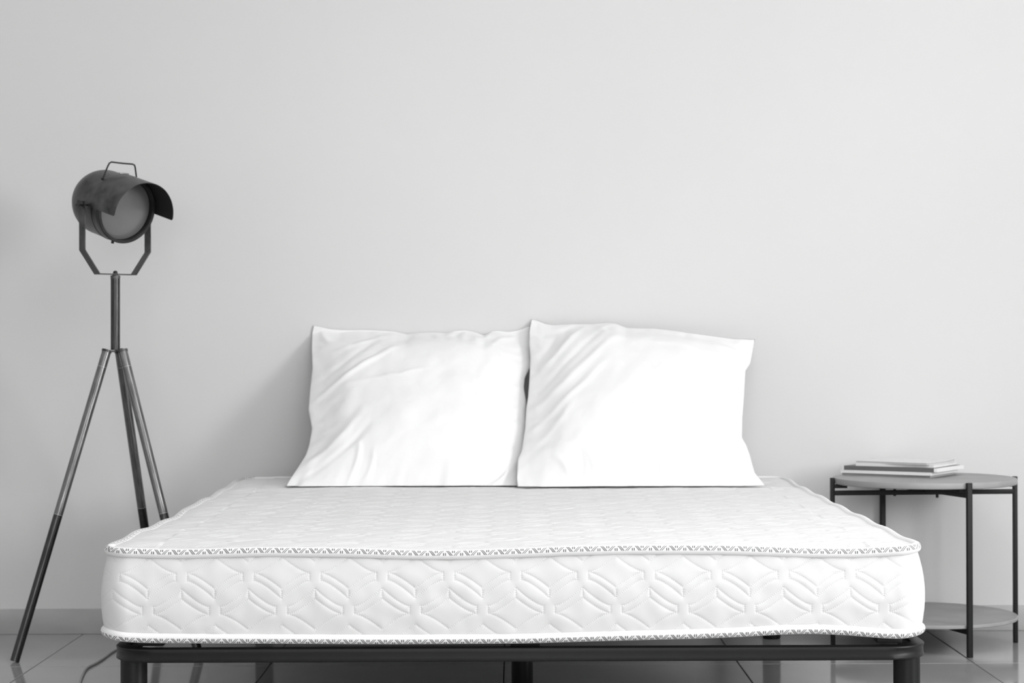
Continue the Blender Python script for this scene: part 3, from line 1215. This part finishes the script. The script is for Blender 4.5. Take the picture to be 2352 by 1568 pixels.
# ================================================================== side table
TCX = ray(2121, 1096)[0] * 5.735
TCY = 5.728
table = thing('side_table', (TCX, TCY, 0), 'round two-tier side table with grey boards and black metal legs, right of the bed', 'table')
ZT = H - ray(2121, 1096)[1] * TCY
ZL = H - ray(2121, 1408)[1] * TCY
RL = .2655
lathe('table_top', (TCX, TCY, ZT - .0175), [(0, 0), (.252, 0), (.2585, .002), (.2595, .006), (.2595, .0140), (.2575, .0175), (0, .0175)], M['disc'], table, 96)
lathe('lower_shelf', (TCX, TCY, ZL - .010), [(0, 0), (.2585, 0), (.2605, .002), (.2605, .008), (.2585, .010), (0, .010)], M['disc'], table, 96)
a0 = math.radians(15.5)
a1 = math.radians(4)
Lr = Vector((math.cos(a1), math.sin(a1), 0))            # right leg
Ln = Vector((math.sin(a0), -math.cos(a0), 0))           # near leg
for d in (Lr, -Lr, Ln, -Ln):
    s_ = d.cross(Zv)
    top_z = ZT + .001
    lg = box('leg', Vector((TCX, TCY, top_z / 2)) + d * RL, (.0115, .0150, top_z), M['tablemetal'], table, .0012, d, s_, Zv)
    box('top_tab', Vector((TCX, TCY, ZT - .0175 - .0055)) + d * (RL - .022), (.040, .013, .011), M['tablemetal'], lg, .001, d, s_, Zv)
zb1 = H - ray(2121, 1130)[1] * TCY
box('upper_crossbar', (TCX, TCY, zb1), (2 * RL, .013, .0135), M['tablemetal'], table, .001, Lr, Lr.cross(Zv), Zv)
box('upper_crossbar', (TCX, TCY, zb1 + .008), (2 * RL, .013, .0130), M['tablemetal'], table, .001, Ln, Ln.cross(Zv), Zv)
box('lower_crossbar', (TCX, TCY, ZL - .018), (2 * RL, .013, .0155), M['tablemetal'], table, .001, Lr, Lr.cross(Zv), Zv)
box('lower_crossbar', (TCX, TCY, ZL - .018), (2 * RL, .013, .0155), M['tablemetal'], table, .001, Ln, Ln.cross(Zv), Zv)
for d, r in ((Lr, .09), (-Lr, .085), (Ln, .08)):
    tube('screw', [Vector((TCX, TCY, zb1 - .010)) + d * r, Vector((TCX, TCY, ZT - .017)) + d * r], .004, M['tablemetal'], table, 10)

# ================================================================== magazines on the table
def magazine(name, label, cx, cy, z, sx, sy, th_, rot, cover, pages, spine_dark=True, curl=None, overhang=.002, bulge=.0):
    """sx runs along the face seen on the left, sy along the face seen on the right; bent covers, page block between"""
    root = thing(name, (cx, cy, z), label, 'magazine', 'magazines stacked on the side table')
    ex = Vector((math.cos(rot), math.sin(rot), 0))
    ey = Vector((-math.sin(rot), math.cos(rot), 0))
    o = Vector((cx, cy, z))

    def dz(u, v):
        return curl(u, v) if curl else 0.0

    def slab(nm, z0, z1, x0, x1, y0, y1, mt, nn=14, bul=0.0):
        bm = bmesh.new()
        G = [[], []]
        for lv, zz_ in ((0, z0), (1, z1)):
            for i in range(nn + 1):
                row = []
                for j in range(nn + 1):
                    x = x0 + (x1 - x0) * i / nn
                    y = y0 + (y1 - y0) * j / nn
                    row.append(bm.verts.new(o + ex * x + ey * y + Zv * (zz_ + dz(x / sx, y / sy) * (zz_ / th_))))
                G[lv].append(row)
        for i in range(nn):
            for j in range(nn):
                bm.faces.new((G[0][i][j], G[0][i][j + 1], G[0][i + 1][j + 1], G[0][i + 1][j]))
                bm.faces.new((G[1][i][j], G[1][i + 1][j], G[1][i + 1][j + 1], G[1][i][j + 1]))
        for t in range(nn):
            bm.faces.new((G[0][t][0], G[0][t + 1][0], G[1][t + 1][0], G[1][t][0]))
            bm.faces.new((G[0][t + 1][nn], G[0][t][nn], G[1][t][nn], G[1][t + 1][nn]))
            bm.faces.new((G[0][0][t + 1], G[0][0][t], G[1][0][t], G[1][0][t + 1]))
            bm.faces.new((G[0][nn][t], G[0][nn][t + 1], G[1][nn][t + 1], G[1][nn][t]))
        return from_bm(nm, bm, mt, root, angle=40)
    c = .0010
    hx, hy = sx / 2, sy / 2
    slab('back_cover', 0, c, -hx, hx, -hy, hy, cover)
    slab('front_cover', th_ - c, th_, -hx, hx, -hy, hy, cover)
    slab('page_block', c, th_ - c, -hx + overhang, hx - overhang + bulge, -hy + (c if spine_dark else overhang), hy - overhang, pages)
    if spine_dark:
        slab('spine', c * .9, th_ - c * .9, -hx, hx - .0005, -hy, -hy + c, cover, 6)
    return root


def plain(nm, g, r=.45): return mat(nm, g, r, var=.05, scale=60, stretch=(1, 1, 30))


mp_w = plain('page_white', .88, .7)
mp_g = plain('page_light_grey', .55, .7)
c_dk = plain('cover_dark_grey', .13)
c_md = plain('cover_mid_grey', .33)
c_lt = plain('cover_light_grey', .76)
c_wh = plain('cover_white', .84)
corner = FL(2138, 1098, ZT)
rot = math.radians(-34)
ex = Vector((math.cos(rot), math.sin(rot), 0))
ey = Vector((-math.sin(rot), math.cos(rot), 0))


def stack(z, sx, sy, shx, shy, drot=0.0):
    c = corner - ex * (sx / 2 - shx) + ey * (sy / 2 - shy)
    return c.x, c.y, z


z = ZT + .0002
mags = [
    ('grey thin magazine at the bottom of the stack, lying on the table top', .270, .200, .0068, -.004, -.002, 0.5, c_md, mp_g, True, None, .002, 0),
    ('pale magazine second from the bottom of the stack, just below the dark one', .280, .205, .0088, .004, .004, -.5, c_wh, mp_w, True, None, .002, 0),
    ('thick dark-covered magazine with white page ends in the middle of the stack', .275, .205, .0120, .008, .002, 0.8, c_dk, mp_w, True, None, -.006, .004),
    ('light grey magazine second from the top of the stack', .235, .200, .0090, .000, -.004, 3, c_lt, mp_w, True,
     lambda u, v: .002 * max(0, v) ** 2, .002, 0),
    ('topmost pale magazine with a curled-up corner on the stack', .225, .190, .0050, -.004, .000, -3, c_lt, mp_g, False,
     lambda u, v: .020 * max(0, u + v - .55) ** 1.5 + .0, .002, 0),
]
for (lb, sx, sy, t_, shx, shy, dr, cv, pg, sd, cu, ov, bu) in mags:
    x, y, z_ = stack(z, sx, sy, shx, shy)
    magazine('magazine', lb, x, y, z_, sx, sy, t_, rot + math.radians(dr), cv, pg, sd, cu, ov, bu)
    z += t_ + .0003
